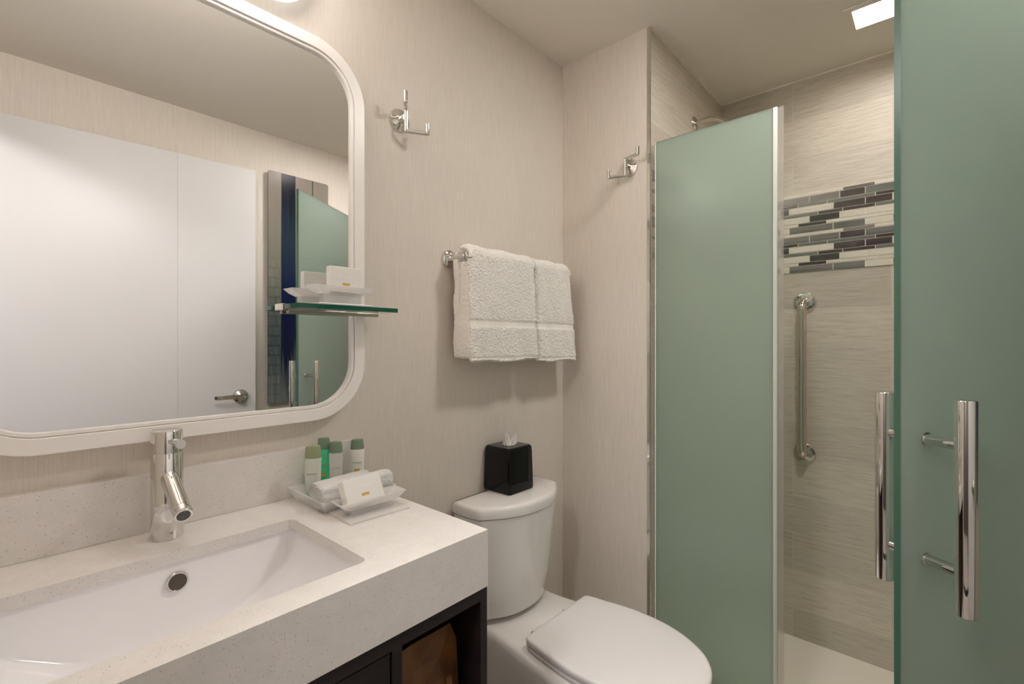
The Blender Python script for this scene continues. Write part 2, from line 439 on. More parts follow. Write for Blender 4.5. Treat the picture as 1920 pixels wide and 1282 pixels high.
plate_hole(bm, [Vector((XL, y, z)) for y, z in ((YO, -0.02), (0, -0.02), (0, ZC), (YO, ZC))],
           [Vector((XL, y, z)) for y, z in ((YO + 0.02, 0.0), (-0.60, 0.0), (-0.60, 2.06), (YO + 0.02, 2.06))], (-0.1, 0, 0))
struct('wall_left', bm, m_paper, 'wallpapered wall with the open doorway beside the vanity', 'wall')
LX0, LX1, LY0, LY1 = 1.8845, 1.9995, -1.0, -0.8835
bm = new()
plate_hole(bm, [Vector(p) for p in ((-1.5, YO - 0.1, ZC), (X2 + 0.1, YO - 0.1, ZC), (X2 + 0.1, 0.1, ZC), (-1.5, 0.1, ZC))],
           [Vector(p) for p in ((LX0, LY0, ZC), (LX1, LY0, ZC), (LX1, LY1, ZC), (LX0, LY1, ZC))], (0, 0, 0.1))
struct('ceiling', bm, m_ceiling, 'smooth taupe painted ceiling running over the shower', 'ceiling')
struct('floor', B1(-1.5, X1 + 0.02, YO - 0.1, 0.1, -0.05, 0), m_floor, 'floor of mottled grey brown tile', 'floor')
bm = new(); box(bm, X1 + 0.02, X2, YO, YS, -0.05, 0.008)
struct('floor_shower', bm, m_pan, 'cream shower pan floor behind the frosted glass', 'floor')
for nm, a in (('wall_hall_far', (-1.5, -1.4, YO - 0.1, 0.1, 0, ZC)), ('wall_hall_side', (-1.4, XL - 0.1, 0, 0.1, 0, ZC)), ('wall_hall_end', (-1.4, XL - 0.1, YO - 0.1, YO, 0, ZC))):
    struct(nm, B1(*a), m_hallwall, 'wall of the entry passage outside the bathroom doorway', 'wall')
# corner trim of the tiled return
bm = new(); box(bm, X1 - 0.0012, X1 + 0.0075, YS - 0.0012, YS + 0.0095, 0.0, ZC, bev=0.0007)
struct('trim_1', bm, m_chrome, 'slim bright metal edge strip between wallpaper and shower tile', 'edge trim')
bm = new(); box(bm, X2 - 0.004, X2, YFAR, YS, ZC - 0.006, ZC); box(bm, X1 + 0.01, X2, YS - 0.004, YS, ZC - 0.006, ZC)
struct('trim_2', bm, m_grout, 'pale caulk line between shower tile and ceiling', 'caulk')

# mosaic band -------------------------------------------------
def u2y(px):
    u = 1440 + px * 260 / 1111.0; a = (u - 960) / F_PX; c, s = math.cos(th), math.sin(th)
    return X2 / (c + a * s) * (s - a * c) - 1.093
ROWS = [
    ('t', [(403, 'p'), (600, 'p'), (860, 'g'), (1090, 'p')]),
    ('T', [(333, 'g'), (576, 'g'), (781, 'd'), (1060, 'n')]),
    ('t', [(243, 'd'), (476, 'n'), (862, 'n'), (1100, 'd')]),
    ('T', [(172, 'd'), (525, 'p'), (781, 'd'), (1000, 'd'), (1110, 'p')]),
    ('t', [(402, 'n'), (600, 'd'), (862, 'd'), (1090, 'n')]),
    ('T', [(333, 'p'), (576, 'd'), (781, 'p'), (1060, 'p')]),
    ('t', [(243, 'p'), (471, 'd'), (862, 'p'), (1100, 'p')]),
    ('T', [(172, 'p'), (523, 'g'), (781, 'n'), (1002, 'p'), (1110, 'd')])]
def mosaic(bm, to_world, h0, h1):
    keys = ['p', 'g', 'd', 'n']; z = 1.8215; g = 0.0014
    y_s = u2y(100); 
    for r in range(16):
        kind, segs = ROWS[r % 8]; hh = 0.0265 if kind == 'T' else 0.0133
        ys = [u2y(p) for p, _ in segs]; width = y_s - ys[-1]
        for rep in range(-4, 5):
            a = y_s
            for y, (_, c) in zip(ys, segs):
                lo, hi = y - rep * width + g, a - rep * width - g; a = y
                lo, hi = max(lo, h0), min(hi, h1)
                if hi - lo < 0.004: continue
                to_world(bm, lo, hi, z - hh + g, z - g, keys.index(c) + 1)
        z -= hh
    return z
bm = new()
box(bm, X2 - 0.0025, X2, YO, YS, 1.503, 1.8225)
def tw(bm, a, b, z0, z1, mi): box(bm, X2 - 0.0045, X2 - 0.002, a, b, z0, z1, mi)
mosaic(bm, tw, YO, YS)
mosm = [m_grout, m_mos['p'], m_mos['g'], m_mos['d'], m_mos['n']]
struct('trim_3', bm, mosm, 'mosaic band of dark, grey green and pale strips on the far shower wall', 'mosaic band')
bm = new()
box(bm, X1 + 0.008, X2 - 0.003, YS - 0.0025, YS, 1.503, 1.8225)
def tw2(bm, a, b, z0, z1, mi): box(bm, a + X2 + 0.361 - 0.003, b + X2 + 0.361 - 0.003, YS - 0.0045, YS - 0.002, z0, z1, mi)
mosaic(bm, tw2, YS - (X2 - X1) + 0.014, YS)
struct('trim_4', bm, mosm, 'mosaic band continuing on the shower side wall behind the fixed pane', 'mosaic band')

# ------------------------------------------------------------------ entry door, opened against the wall
dx, dy = 0.903 - 0.0618, 0.060
dang = math.atan2(dy, dx)
d = thing('door_1', 'white flush entry door standing open, seen in the mirror', 'door', (-0.012, -1.476, 0.0), dang, kind='structure')
bm = new(); DW = 0.918
box(bm, 0, 0.6045, -0.032, 0, 0.008, 2.047, bev=0.0004); box(bm, 0.6050, DW, -0.032, 0, 0.008, 2.047, bev=0.0004)
obj('leaf', bm, m_door, d, local=True)
obj('latch_plate', B1(DW, DW + 0.001, -0.028, -0.004, 0.93, 0.99), m_nickel, d, local=True)
bm = new()
disc_profile(bm, (DW - 0.066, 0, 0.963), (0, 1, 0), [(0, 0.033), (0.004, 0.033), (0.010, 0.030), (0.014, 0.020), (0.018, 0.012), (0.05, 0.011)])
h_ = obj('lever_handle', bm, m_nickel, d, smooth=True, local=True, label='satin nickel lever handle')
bm = new()
pts = [(DW - 0.055, 0.052, 0.963), (DW - 0.09, 0.056, 0.966), (DW - 0.13, 0.056, 0.967), (DW - 0.165, 0.050, 0.966), (DW - 0.180, 0.040, 0.966)]
pp = catmull(pts, 5)
loops = []
for i, p in enumerate(pp):
    t = i / (len(pp) - 1); hh = 0.012 - 0.005 * t; tt = 0.004
    dd = (pp[min(i + 1, len(pp) - 1)] - pp[max(i - 1, 0)]).normalized(); nrm = Vector((dd.y, -dd.x, 0)).normalized()
    loops.append([p + nrm * tt + Vector((0, 0, hh)), p + nrm * tt - Vector((0, 0, hh)), p - nrm * tt - Vector((0, 0, hh)), p - nrm * tt + Vector((0, 0, hh))])
loft(bm, loops)
bmesh.ops.bevel(bm, geom=list(bm.edges), offset=0.0015, segments=2, affect='EDGES')
obj('lever', bm, m_nickel, h_, smooth=True, local=True)
bm = new(); disc_profile(bm, (DW - 0.062, 0.056, 0.963), (0, 1, 0), [(0, 0.007), (0.003, 0.0065), (0.004, 0.004)], 20)
obj('lock_button', bm, m_chrome, h_, smooth=True, local=True)
for z in (0.25, 1.05, 1.85):
    bm = new(); cyl(bm, (-0.004, 0.004, z - 0.045), (-0.004, 0.004, z + 0.045), 0.006, 12)
    obj('hinge', bm, m_nickel, d, smooth=True, local=True)
# door casing
bm = new(); plate_hole(bm, [Vector((XL + 0.012, y, z)) for y, z in ((YO + 0.002, 0.0), (-0.545, 0.0), (-0.545, 2.115), (YO + 0.002, 2.115))],
           [Vector((XL + 0.012, y, z)) for y, z in ((YO + 0.02, 0.0005), (-0.60, 0.0005), (-0.60, 2.06), (YO + 0.02, 2.06))], (-0.012, 0, 0))
struct('trim_5', bm, m_frame, 'white casing around the doorway', 'door casing')

# ------------------------------------------------------------------ picture on the wall opposite the mirror
m_art = mat('abstract night streaks print', (0.3, 0.3, 0.3, 1), 0.22, spec=0.08)
N, L, B = NT(m_art)
tc = N.new('ShaderNodeTexCoord'); sp = N.new('ShaderNodeSeparateXYZ'); L.new(tc.outputs['Generated'], sp.inputs[0])
X = sp.outputs[0]; Z = sp.outputs[2]
def sm(v, a, b):
    n = N.new('ShaderNodeMapRange'); n.interpolation_type = 'SMOOTHSTEP'; L.new(v, n.inputs[0])
    n.inputs[1].default_value = a; n.inputs[2].default_value = b; return n.outputs[0]
streak = noise(N, L, tex_coord(N, L, (38, 1, 1.6)), 1.0, 4, 0.6)
bgc = ramp(N, L, math_n(N, L, 'ADD', math_n(N, L, 'MULTIPLY', streak, 0.35), math_n(N, L, 'MULTIPLY', Z, 0.75)),
           [(0.15, (0.27, 0.28, 0.28, 1)), (0.35, (0.075, 0.105, 0.12, 1)), (0.55, (0.18, 0.175, 0.14, 1)), (0.95, (0.25, 0.215, 0.18, 1))])
# dark vertical beam left of centre, widening downwards
xn = math_n(N, L, 'ADD', X, math_n(N, L, 'MULTIPLY', math_n(N, L, 'SUBTRACT', streak, 0.5), 0.03))
inb = math_n(N, L, 'MULTIPLY', sm(xn, 0.195, 0.21), math_n(N, L, 'SUBTRACT', 1.0, sm(xn, 0.43, 0.445)))
beam = ramp(N, L, math_n(N, L, 'ADD', Z, math_n(N, L, 'MULTIPLY', math_n(N, L, 'SUBTRACT', streak, 0.5), 0.5)),
            [(0.04, (0.20, 0.21, 0.22, 1)), (0.22, (0.018, 0.024, 0.06, 1)), (0.45, (0.012, 0.016, 0.07, 1)), (0.72, (0.022, 0.035, 0.05, 1)), (0.95, (0.008, 0.006, 0.012, 1))])
c1 = mixc(N, L, inb, bgc, beam)
# dark reflective towers low on the left
low = math_n(N, L, 'MULTIPLY', math_n(N, L, 'SUBTRACT', 1.0, sm(Z, 0.45, 0.72)), math_n(N, L, 'SUBTRACT', 1.0, sm(X, 0.17, 0.20)))
br = N.new('ShaderNodeTexBrick'); br.inputs['Scale'].default_value = 6; br.inputs['Color1'].default_value = (0.10, 0.11, 0.13, 1)
br.inputs['Color2'].default_value = (0.26, 0.27, 0.25, 1); br.inputs['Mortar'].default_value = (0.01, 0.015, 0.05, 1); br.inputs['Mortar Size'].default_value = 0.03
L.new(tex_coord(N, L, (1, 1, 4), 'Generated'), br.inputs['Vector'])
cbx = N.new('ShaderNodeCombineXYZ'); L.new(X, cbx.inputs[0]); L.new(Z, cbx.inputs[1]); L.new(cbx.outputs[0], br.inputs['Vector'])
c2 = mixc(N, L, math_n(N, L, 'MULTIPLY', low, 0.22), c1, br.outputs['Color'])
ln = math_n(N, L, 'MULTIPLY', math_n(N, L, 'GREATER_THAN', X, 0.715), math_n(N, L, 'LESS_THAN', X, 0.730))
c3 = mixc(N, L, ln, c2, (0.03, 0.045, 0.045, 1))
L.new(c3, B.inputs['Base Color'])
PX0, PX1, PZ0, PZ1 = 0.995, 1.316, 0.903, 2.098
t = thing('wall_art', 'tall glossy abstract panel of navy and grey streaks beside the entry door', 'picture', (1.155, YO, PZ0))
bm = new(); plate = rrect(PX0, PX1, PZ0, PZ1, 0.012, f=lambda a, b: (a, YO + 0.028, b))
loft(bm, [plate, [p - Vector((0, 0.008, 0)) for p in plate]])
obj('print_panel', bm, m_art, t)
bm = new()
box(bm, PX0 + 0.03, PX1 - 0.03, YO, YO + 0.0205, PZ0 + 0.03, PZ1 - 0.03)
obj('backing_frame', bm, m_nickel, t)

# ------------------------------------------------------------------ mirror
t = thing('wall_mirror', 'large rounded mirror in a white frame above the sink', 'mirror', (0.292, 0, 1.04))
FX0, FX1, FZ0, FZ1 = -0.060, 0.6445, 1.040, 1.9205
def mf(y): return lambda a, b: (a, y, b)
bm = new()
O = [rrect(FX0, FX1, FZ0, FZ1, 0.13, n=14, f=mf(y)) for y in (0.0, -0.0285)]
O.append(rrect(FX0 + .0015, FX1 - .0015, FZ0 + .0015, FZ1 - .0015, 0.1285, n=14, f=mf(-0.030)))
w_ = 0.0315
def fr(d, y, r): return rrect(FX0 + d, FX1 - d, FZ0 + d, FZ1 - d, r, n=14, f=mf(y))
I = [fr(0.0262, -0.030, 0.106), fr(0.0270, -0.0292, 0.105), fr(0.0270, -0.0235, 0.105), fr(0.0288, -0.0235, 0.103), fr(0.0288, -0.0275, 0.103), fr(0.0345, -0.0275, 0.098), fr(0.0350, -0.0203, 0.0975)]
loft(bm, O + I, False, False)
obj('frame', bm, m_frame, t, auto=18)
g = rrect(FX0 + .02, FX1 - .02, FZ0 + .02, FZ1 - .02, 0.11, n=14, f=mf(MIR))
bm = new(); loft(bm, [g, [p + Vector((0, 0.006, 0)) for p in g]])
obj('mirror_glass', bm, m_mirror, t)

# ------------------------------------------------------------------ glass shelf
t = thing('glass_shelf', 'small green-edged glass shelf at the mirror right side', 'shelf', (0.57, -0.03, 1.283))
bm = new()
lo = rrect(0.4433, 0.6916, -0.106, -0.0315, 0.006, 1.2915, n=4)
rows = loft(bm, [lo, [p + Vector((0, 0, 0.010)) for p in lo]])
for f in bm.faces:
    if abs(f.calc_center_median().z - 1.2965) < 0.004: f.material_index = 1
obj('glass_plate', bm, [m_shelf, m_shelf_edge], t, auto=30)
bm = new(); box(bm, 0.452, 0.676, -0.042, -0.0305, 1.2825, 1.2910, bev=0.001)
obj('support_rail', bm, m_nickel, t)
bm = new(); box(bm, 0.4405, 0.4480, -0.040, -0.0205, 1.2890, 1.3035, bev=0.001)
obj('clip', bm, m_chrome, t)

# ------------------------------------------------------------------ soap dishes and cartons
def boat(bm, cx, cy, hx0, hy0, hx1, hy1, z0, z1, th_=0.0025, r=0.004):
    o = [rrect(cx - hx0, cx + hx0, cy - hy0, cy + hy0, r, z0), rrect(cx - (hx0 + hx1) / 2, cx + (hx0 + hx1) / 2, cy - (hy0 + hy1) / 2, cy + (hy0 + hy1) / 2, r, z0 + (z1 - z0) * 0.38),
         rrect(cx - hx1, cx + hx1, cy - hy1, cy + hy1, r, z1)]
    hx2, hy2 = hx1 - th_, hy1 - th_
    o += [rrect(cx - hx2, cx + hx2, cy - hy2, cy + hy2, r, z1),
          rrect(cx - (hx0 + hx1) / 2 + th_, cx + (hx0 + hx1) / 2 - th_, cy - (hy0 + hy1) / 2 + th_, cy + (hy0 + hy1) / 2 - th_, r, z0 + (z1 - z0) * 0.38 + th_),
          rrect(cx - hx0, cx + hx0, cy - hy0, cy + hy0, r, z0 + th_)]
    loft(bm, o)
def soap_dish(cx, cy, z, base_hy, label, rotz=0.0, zr=0.026, rim_hy=0.032):
    t = thing('soap_dish', label, 'soap dish', (cx, cy, z), rotz, 'frosted soap dishes')
    bm = new(); box(bm, -0.066, 0.066, -base_hy, base_hy, 0, 0.004, bev=0.0012); obj('base_plate', bm, m_acry, t, local=True)
    bm = new(); box(bm, -0.046, 0.046, -0.012, 0.012, 0.004, zr, bev=0.001); obj('riser', bm, m_acry, t, local=True)
    bm = new(); boat(bm, 0, 0, 0.052, 0.014, 0.074, rim_hy, zr, zr + 0.017); obj('dish', bm, m_acry, t, local=True)
    return t
def soap_box(loc, w, h, dpt, rx, rz, label):
    t = thing('soap_carton', label, 'soap box', loc, 0, 'white soap cartons'); t.rotation_euler = (rx, 0, rz)
    bm = new(); box(bm, -w / 2, w / 2, -dpt / 2, dpt / 2, 0, h, bev=0.0012); obj('carton', bm, m_card, t, local=True)
    for sgn, nm in ((-1, 1), (1, 1)):
        M = Matrix.Translation((0, sgn * (dpt / 2 + 0.0001), h * 0.64)) @ Matrix.Rotation(PI / 2, 4, 'X') if sgn < 0 else Matrix.Translation((0, dpt / 2 + 0.0001, h * 0.64)) @ Matrix.Rotation(PI, 4, 'Z') @ Matrix.Rotation(PI / 2, 4, 'X')
        obj('printed_name', text_bm('Neutrogena', 0.0085, M, 0.0001), m_printw, t, local=True)
        y = sgn * (dpt / 2)
        bm = new(); box(bm, -0.009, 0.009, min(y, y + sgn * .0003), max(y, y + sgn * .0003), h * 0.27, h * 0.37); obj('gold_label', bm, m_gold, t, local=True)
    return t
soap_dish(0.556, -0.074, 1.3016, 0.0285, 'frosted white soap dish on the glass shelf', zr=0.026, rim_hy=0.026)
soap_box((0.559, -0.084, 1.3313), 0.0755, 0.0575, 0.019, math.radians(-1), 0, 'white soap carton standing in the dish on the glass shelf')
soap_dish(0.538, -0.2235, CZ + 0.0005, 0.046, 'frosted white soap dish on the counter in front of the rolled cloths', math.radians(-3), zr=0.015, rim_hy=0.022)
soap_box((0.526, -0.226, CZ + 0.0205), 0.088, 0.052, 0.019, math.radians(-24), math.radians(5), 'white soap carton leaning back in the dish on the counter')

# amenity tray
t = thing('amenity_tray', 'wide frosted white tray on the counter holding bottles and rolled cloths', 'tray', (0.55, -0.1, CZ))
bm = new(); boat(bm, 0.545, -0.103, 0.076, 0.068, 0.087, 0.081, CZ + 0.0008, CZ + 0.026, 0.003, 0.006)
obj('tray_shell', bm, m_acry, t)
TZ = CZ + 0.0045
# bottles
def bottle(x, y, h, cap_h, w, dpt, mb, mc, label, rz, waist=0.0, txt=True, gold=True, txtm=None, x2w=None):
    t = thing('toiletry_bottle', label, 'bottle', (x, y, TZ), rz, 'small toiletry bottles')
    def ell(hx, hy, z): return [Vector((hx * math.copysign(abs(math.cos(a)) ** 0.75, math.cos(a)), hy * math.copysign(abs(math.sin(a)) ** 0.75, math.sin(a)), z)) for a in [2 * PI * k / 32 for k in range(32)]]
    bh = h - cap_h; bm = new(); lp = []
    for f, k in ((0, 0.80), (0.02, 0.88), (0.08, 0.90), (0.3, 0.90 - waist * 0.3), (0.5, 0.92 - waist), (0.75, 0.97 - waist * 0.3), (0.93, 1.0), (0.985, 1.0), (1.0, 0.95)):
        lp.append(ell(w / 2 * k, dpt / 2 * k, bh * f))
    loft(bm, lp); b = obj('bottle_body', bm, mb, t, smooth=True, local=True)
    bm = new(); lp = [ell(w / 2 * 0.96, dpt / 2 * 0.98, bh + 0.0004), ell(w / 2 * 0.97, dpt / 2, bh + 0.002), ell(w / 2 * 0.86, dpt / 2 * 0.92, h - 0.004), ell(w / 2 * 0.80, dpt / 2 * 0.86, h - 0.001), ell(w / 2 * 0.6, dpt / 2 * 0.6, h)]
    loft(bm, lp); obj('cap', bm, mc, t, smooth=True, local=True)
    yy = -dpt / 2 * (0.93 - waist * 0.5) - 0.0006
    if txt: obj('printed_name', text_bm('Neutrogena', 0.0045, Matrix.Translation((0, yy, bh * 0.64)) @ Matrix.Rotation(PI / 2, 4, 'X'), 0.0004), txtm or m_print, t, local=True)
    if gold:
        bm = new(); box(bm, -0.006, 0.006, yy - 0.0004, yy + 0.001, bh * 0.38, bh * 0.46); obj('gold_label', bm, m_gold, t, local=True)
    return t
cr = -0.72
bottle(0.4885, -0.080, 0.117, 0.026, 0.035, 0.023, m_milky, m_capo, 'milky white bottle with olive cap, leftmost on the tray', cr + 0.1, gold=False)
bottle(0.5310, -0.0445, 0.1235, 0.026, 0.029, 0.020, m_green, m_cap, 'bright green bottle with sage cap, second from the left', cr, waist=0.10)
bottle(0.5460, -0.0715, 0.116, 0.025, 0.030, 0.021, m_clear, m_cap, 'clear bottle with sage cap just right of the green one', cr, gold=False)
bottle(0.6130, -0.0480, 0.1085, 0.024, 0.033, 0.021, m_lotion, m_cap, 'opaque white bottle with sage cap and gold label, rightmost on the tray', cr + 0.15)

# rolled washcloths
def cloth_roll(a, b, r, label, seed):
    a, b = Vector(a), Vector(b); random.seed(seed)
    o = new(); d_ = (b - a).normalized(); u = Vector((0, 0, 1)); v = d_.cross(u).normalized(); nseg = 26; n = 40
    outer = []
    for i in range(nseg + 1):
        t_ = i / nseg; k = 1.0 - 0.10 * max(0, (abs(t_ - 0.5) - 0.42) / 0.08) ** 2
        c = a + (b - a) * t_; lp = []
        for j in range(n):
            an = 2 * PI * j / n; rr = r * k * (1 + 0.025 * math.sin(3 * an + 5 * t_ + seed) + 0.02 * math.sin(23 * t_ + 2 * an))
            # overlapped free edge of the roll
            e = (an - 0.6) % (2 * PI); rr += 0.0035 * max(0.0, 1 - e / 1.2) if e < 1.2 else 0
            lp.append(c + (v * math.cos(an) + u * math.sin(an)) * rr)
        outer.append(lp)
    loft(o, outer, False, False)
    for ci, (c0, sg, ring) in enumerate(((a, -1, outer[0]), (b, 1, outer[-1]))):     # spiral end faces
        prev = ring
        rings = [ring]
        for q in range(1, 13):
            f = 1 - q / 12.5; dz = 0.0022 * math.sin(q * 1.9) - 0.001
            rings.append([c0 + (p - c0) * f + d_ * sg * dz for p in ring])
        loft(o, rings if sg > 0 else [r_[::-1] for r_ in rings], False, True)
    bmesh.ops.remove_doubles(o, verts=o.verts, dist=0.00005)
    ob = obj('rolled_washcloth', o, m_cloth, smooth=True, auto=80, origin=tuple(a))
    tag(ob, label, 'washcloth', 'rolled washcloths on the tray')
cloth_roll((0.462, -0.1535, TZ + 0.0262), (0.634, -0.1430, TZ + 0.0262), 0.0240, 'white rolled washcloth lying in front, directly behind the counter soap dish', 2)
cloth_roll((0.478, -0.1060, TZ + 0.0240), (0.606, -0.0975, TZ + 0.0240), 0.0205, 'white rolled washcloth lying between the bottles and the front roll', 5)

# ------------------------------------------------------------------ countertop
CX0, CX1, CY = XL + 0.001, 0.6312, -0.4713
t = thing('countertop', 'cream speckled quartz counter with deep apron and backsplash', 'countertop', (0.27, -0.25, 0.77))
bm = new()
plate_hole(bm, rrect(CX0, CX1, CY, -0.0005, 0.0015, CZ, 2), rrect(0.008, 0.4150, -0.4175, -0.1475, 0.013, CZ, 6), (0, 0, -0.020))
box(bm, CX0, CX1, CY, CY + 0.020, 0.7697, CZ - 0.0195); box(bm, CX1 - 0.020, CX1, CY + 0.02, -0.0005, 0.7697, CZ - 0.0195)
obj('quartz_top', bm, m_quartz, t)
bm = new(); box(bm, CX0, 0.6312, -0.020, -0.0005, CZ, 0.980, bev=0.001)
obj('backsplash', bm, m_quartz, t)

# ------------------------------------------------------------------ sink
t = thing('undermount_sink', 'white rectangular undermount basin with chrome overflow ring', 'sink', (0.215, -0.28, 0.70))
bm = new()
def lv(ix, iyb, iyf, z, r): return rrect(0.002 + ix, 0.421 - ix, -0.4235 + iyf, -0.1415 - iyb, r, z, 8)
L0 = [lv(-0.014, -0.014, -0.014, 0.8525, 0.030), lv(0, 0, 0, 0.8525, 0.016), lv(0.001, 0.0005, 0.0005, 0.849, 0.016), lv(0.007, 0.003, 0.003, 0.815, 0.017), lv(0.013, 0.006, 0.006, 0.797, 0.020),
      lv(0.028, 0.009, 0.010, 0.783, 0.022), lv(0.062, 0.013, 0.016, 0.762, 0.024), lv(0.105, 0.020, 0.026, 0.739, 0.028), lv(0.135, 0.036, 0.044, 0.728, 0.036), lv(0.165, 0.075, 0.080, 0.722, 0.030)]
rows = loft(bm, L0, False, True)
o = obj('basin', bm, m_basin, t, smooth=True, auto=60)
md = o.modifiers.new('thick', 'SOLIDIFY'); md.thickness = 0.008; md.offset = -1
bm = new(); disc_profile(bm, (0.2115, -0.279, 0.7222), (0, 0, 1), [(0, 0.024), (0.002, 0.024), (0.0035, 0.021), (0.002, 0.018), (0.0015, 0.003)])
obj('drain', bm, m_chrome, t, smooth=True)
bm = new()
oc = Vector((0.2245, -0.1475, 0.8215)); od = Vector((0, -1, 0.10)).normalized()
disc_profile(bm, oc, od, [(-0.002, 0.0160), (0.0015, 0.0160), (0.0030, 0.0148), (0.0030, 0.0132), (0.0015, 0.0122), (-0.002, 0.0118)])
ov = obj('overflow_ring', bm, m_chrome, t, smooth=True, auto=35)
bm = new(); disc_profile(bm, oc - od * 0.0010, od, [(0, 0.0120), (0.0014, 0.0120)], 28)
obj('overflow_hole', bm, m_hole, ov)

# ------------------------------------------------------------------ faucet
fx, fy = 0.2278, -0.0690
t = thing('faucet', 'chrome single-hole faucet with angled spout behind the sink', 'faucet', (fx, fy, CZ))
bm = new(); disc_profile(bm, (fx, fy, CZ), (0, 0, 1), [(0, 0.0240), (0.0010, 0.0248), (0.05, 0.0243), (0.149, 0.0240), (0.150, 0.0232), (0.1515, 0.0232)], 48)
b_ = obj('body', bm, m_chrome, t, smooth=True, auto=50)
Mx = Matrix.Translation((fx + 0.004, fy, CZ + 0.0125)) @ Matrix.Rotation(math.radians(-22), 4, 'Z') @ Matrix.Translation((0, -0.02455, 0)) @ Matrix.Rotation(PI / 2, 4, 'X')
obj('engraved_name', text_bm('MOEN', 0.006, Mx, 0.0003), m_engrave, b_)
bm = new(); disc_profile(bm, (fx, fy, CZ + 0.1515), (0, 0, 1), [(0, 0.0232), (0.0005, 0.0240), (0.0375, 0.0240), (0.0385, 0.0234), (0.0388, 0.001)], 48)
cp_ = obj('rotating_cap', bm, m_chrome, t, smooth=True, auto=50)
bm = new(); tube(bm, [(fx, fy - 0.018, 1.047), (fx, fy - 0.028, 1.0475), (fx, fy - 0.085, 1.0505), (fx, fy - 0.0862, 1.0506)], [0.0042, 0.0042, 0.0080, 0.0074], 28)
hd_ = obj('handle_pin', bm, m_chrome, cp_, smooth=True, auto=50)
sd = Vector((0, -math.cos(math.radians(29)), -math.sin(math.radians(29)))); s0 = Vector((fx, fy, 0.992)); tip = s0 + sd * 0.116
bm = new(); tube(bm, [s0, tip - sd * 0.016, tip - sd * 0.0155, tip - sd * 0.015, tip - sd * 0.0010, tip], [0.0138, 0.0138, 0.0132, 0.0138, 0.0138, 0.0130], 40)
sp_ = obj('spout', bm, m_chrome, t, smooth=True, auto=50)
bm = new(); disc_profile(bm, tip - sd * 0.0005, sd, [(0, 0.0100), (0.0012, 0.0100), (0.0014, 0.0092)], 28)
obj('aerator', bm, m_dark, sp_, smooth=True, auto=40)

# ------------------------------------------------------------------ vanity cabinet
VX1, VY = 0.6320, -0.4680
t = thing('vanity_cabinet', 'near-black wooden vanity cabinet with an open cubby under the counter', 'cabinet', (0.27, -0.25, 0.0))
ZT = 0.7690
obj('side_panel', B1(VX1 - 0.0165, VX1, VY, -0.003, 0.12, ZT), m_espresso, t)
obj('side_panel', B1(CX0 + 0.002, CX0 + 0.018, VY, -0.003, 0.12, ZT), m_espresso, t)
obj('top_rail', B1(CX0 + 0.018, VX1 - 0.0165, VY, VY + 0.02, ZT - 0.0225, ZT), m_espresso, t)
obj('divider', B1(0.4255, 0.4440, VY, -0.015, 0.14, ZT - 0.0225), m_espresso, t)
obj('bottom_panel', B1(CX0 + 0.018, VX1 - 0.0165, VY, -0.015, 0.12, 0.14), m_espresso, t)
obj('back_panel', B1(CX0 + 0.018, VX1 - 0.0165, -0.015, -0.003, 0.12, ZT), m_espresso, t)
obj('toe_kick', B1(CX0 + 0.02, VX1 - 0.03, VY + 0.06, -0.02, 0.0, 0.12), m_espresso, t)
bm = new(); box(bm, 0.172, 0.4235, VY + 0.002, VY + 0.019, 0.142, ZT - 0.0255, bev=0.001); obj('cabinet_door', bm, m_espresso, t)
bm = new(); box(bm, CX0 + 0.02, 0.169, VY + 0.002, VY + 0.019, 0.142, ZT - 0.0255, bev=0.001); obj('cabinet_door', bm, m_espresso, t)

# bag in the cubby: creased paper bag with open top
t = thing('paper_bag', 'brown bag standing in the dark cabinet cubby under the counter', 'bag', (0.53, -0.30, 0.14))
bm = new()
def bagloop(z, s, tw_):
    base = [(0.452, -0.435), (0.50, -0.428), (0.552, -0.440), (0.604, -0.425), (0.600, -0.36), (0.590, -0.30), (0.604, -0.20), (0.55, -0.19), (0.50, -0.20), (0.452, -0.19), (0.462, -0.30), (0.452, -0.36)]
    cx_, cy_ = 0.528, -0.31; out = []
    for i, (x, y) in enumerate(base):
        j = 0.010 * math.sin(i * 2.3 + z * 22 + tw_)
        out.append(Vector((min(max(cx_ + (x - cx_) * s + j, 0.4485), 0.6120), cy_ + (y - cy_) * s + j * 0.7, z)))
    return out
zs = [0.1405, 0.16, 0.30, 0.42, 0.52, 0.60, 0.66, 0.70]
lp = [bagloop(z, s, k) for k, (z, s) in enumerate(zip(zs, (0.98, 1.0, 0.96, 0.98, 1.0, 0.97, 0.93, 0.88)))]
rows = loft(bm, lp, True, False)
o = obj('bag_shell', bm, m_bag, t)
md = o.modifiers.new('thick', 'SOLIDIFY'); md.thickness = 0.0012
bm = new()
loft(bm, [[Vector((0.560 + 0.012 * k, -0.437 - 0.002 * k, z)) for k in (0, 1)] + [Vector((0.560 + 0.012 * k, -0.434, z)) for k in (1, 0)] for z in (0.16, 0.35, 0.50, 0.62)])
obj('fold_strip', bm, m_bag, t)

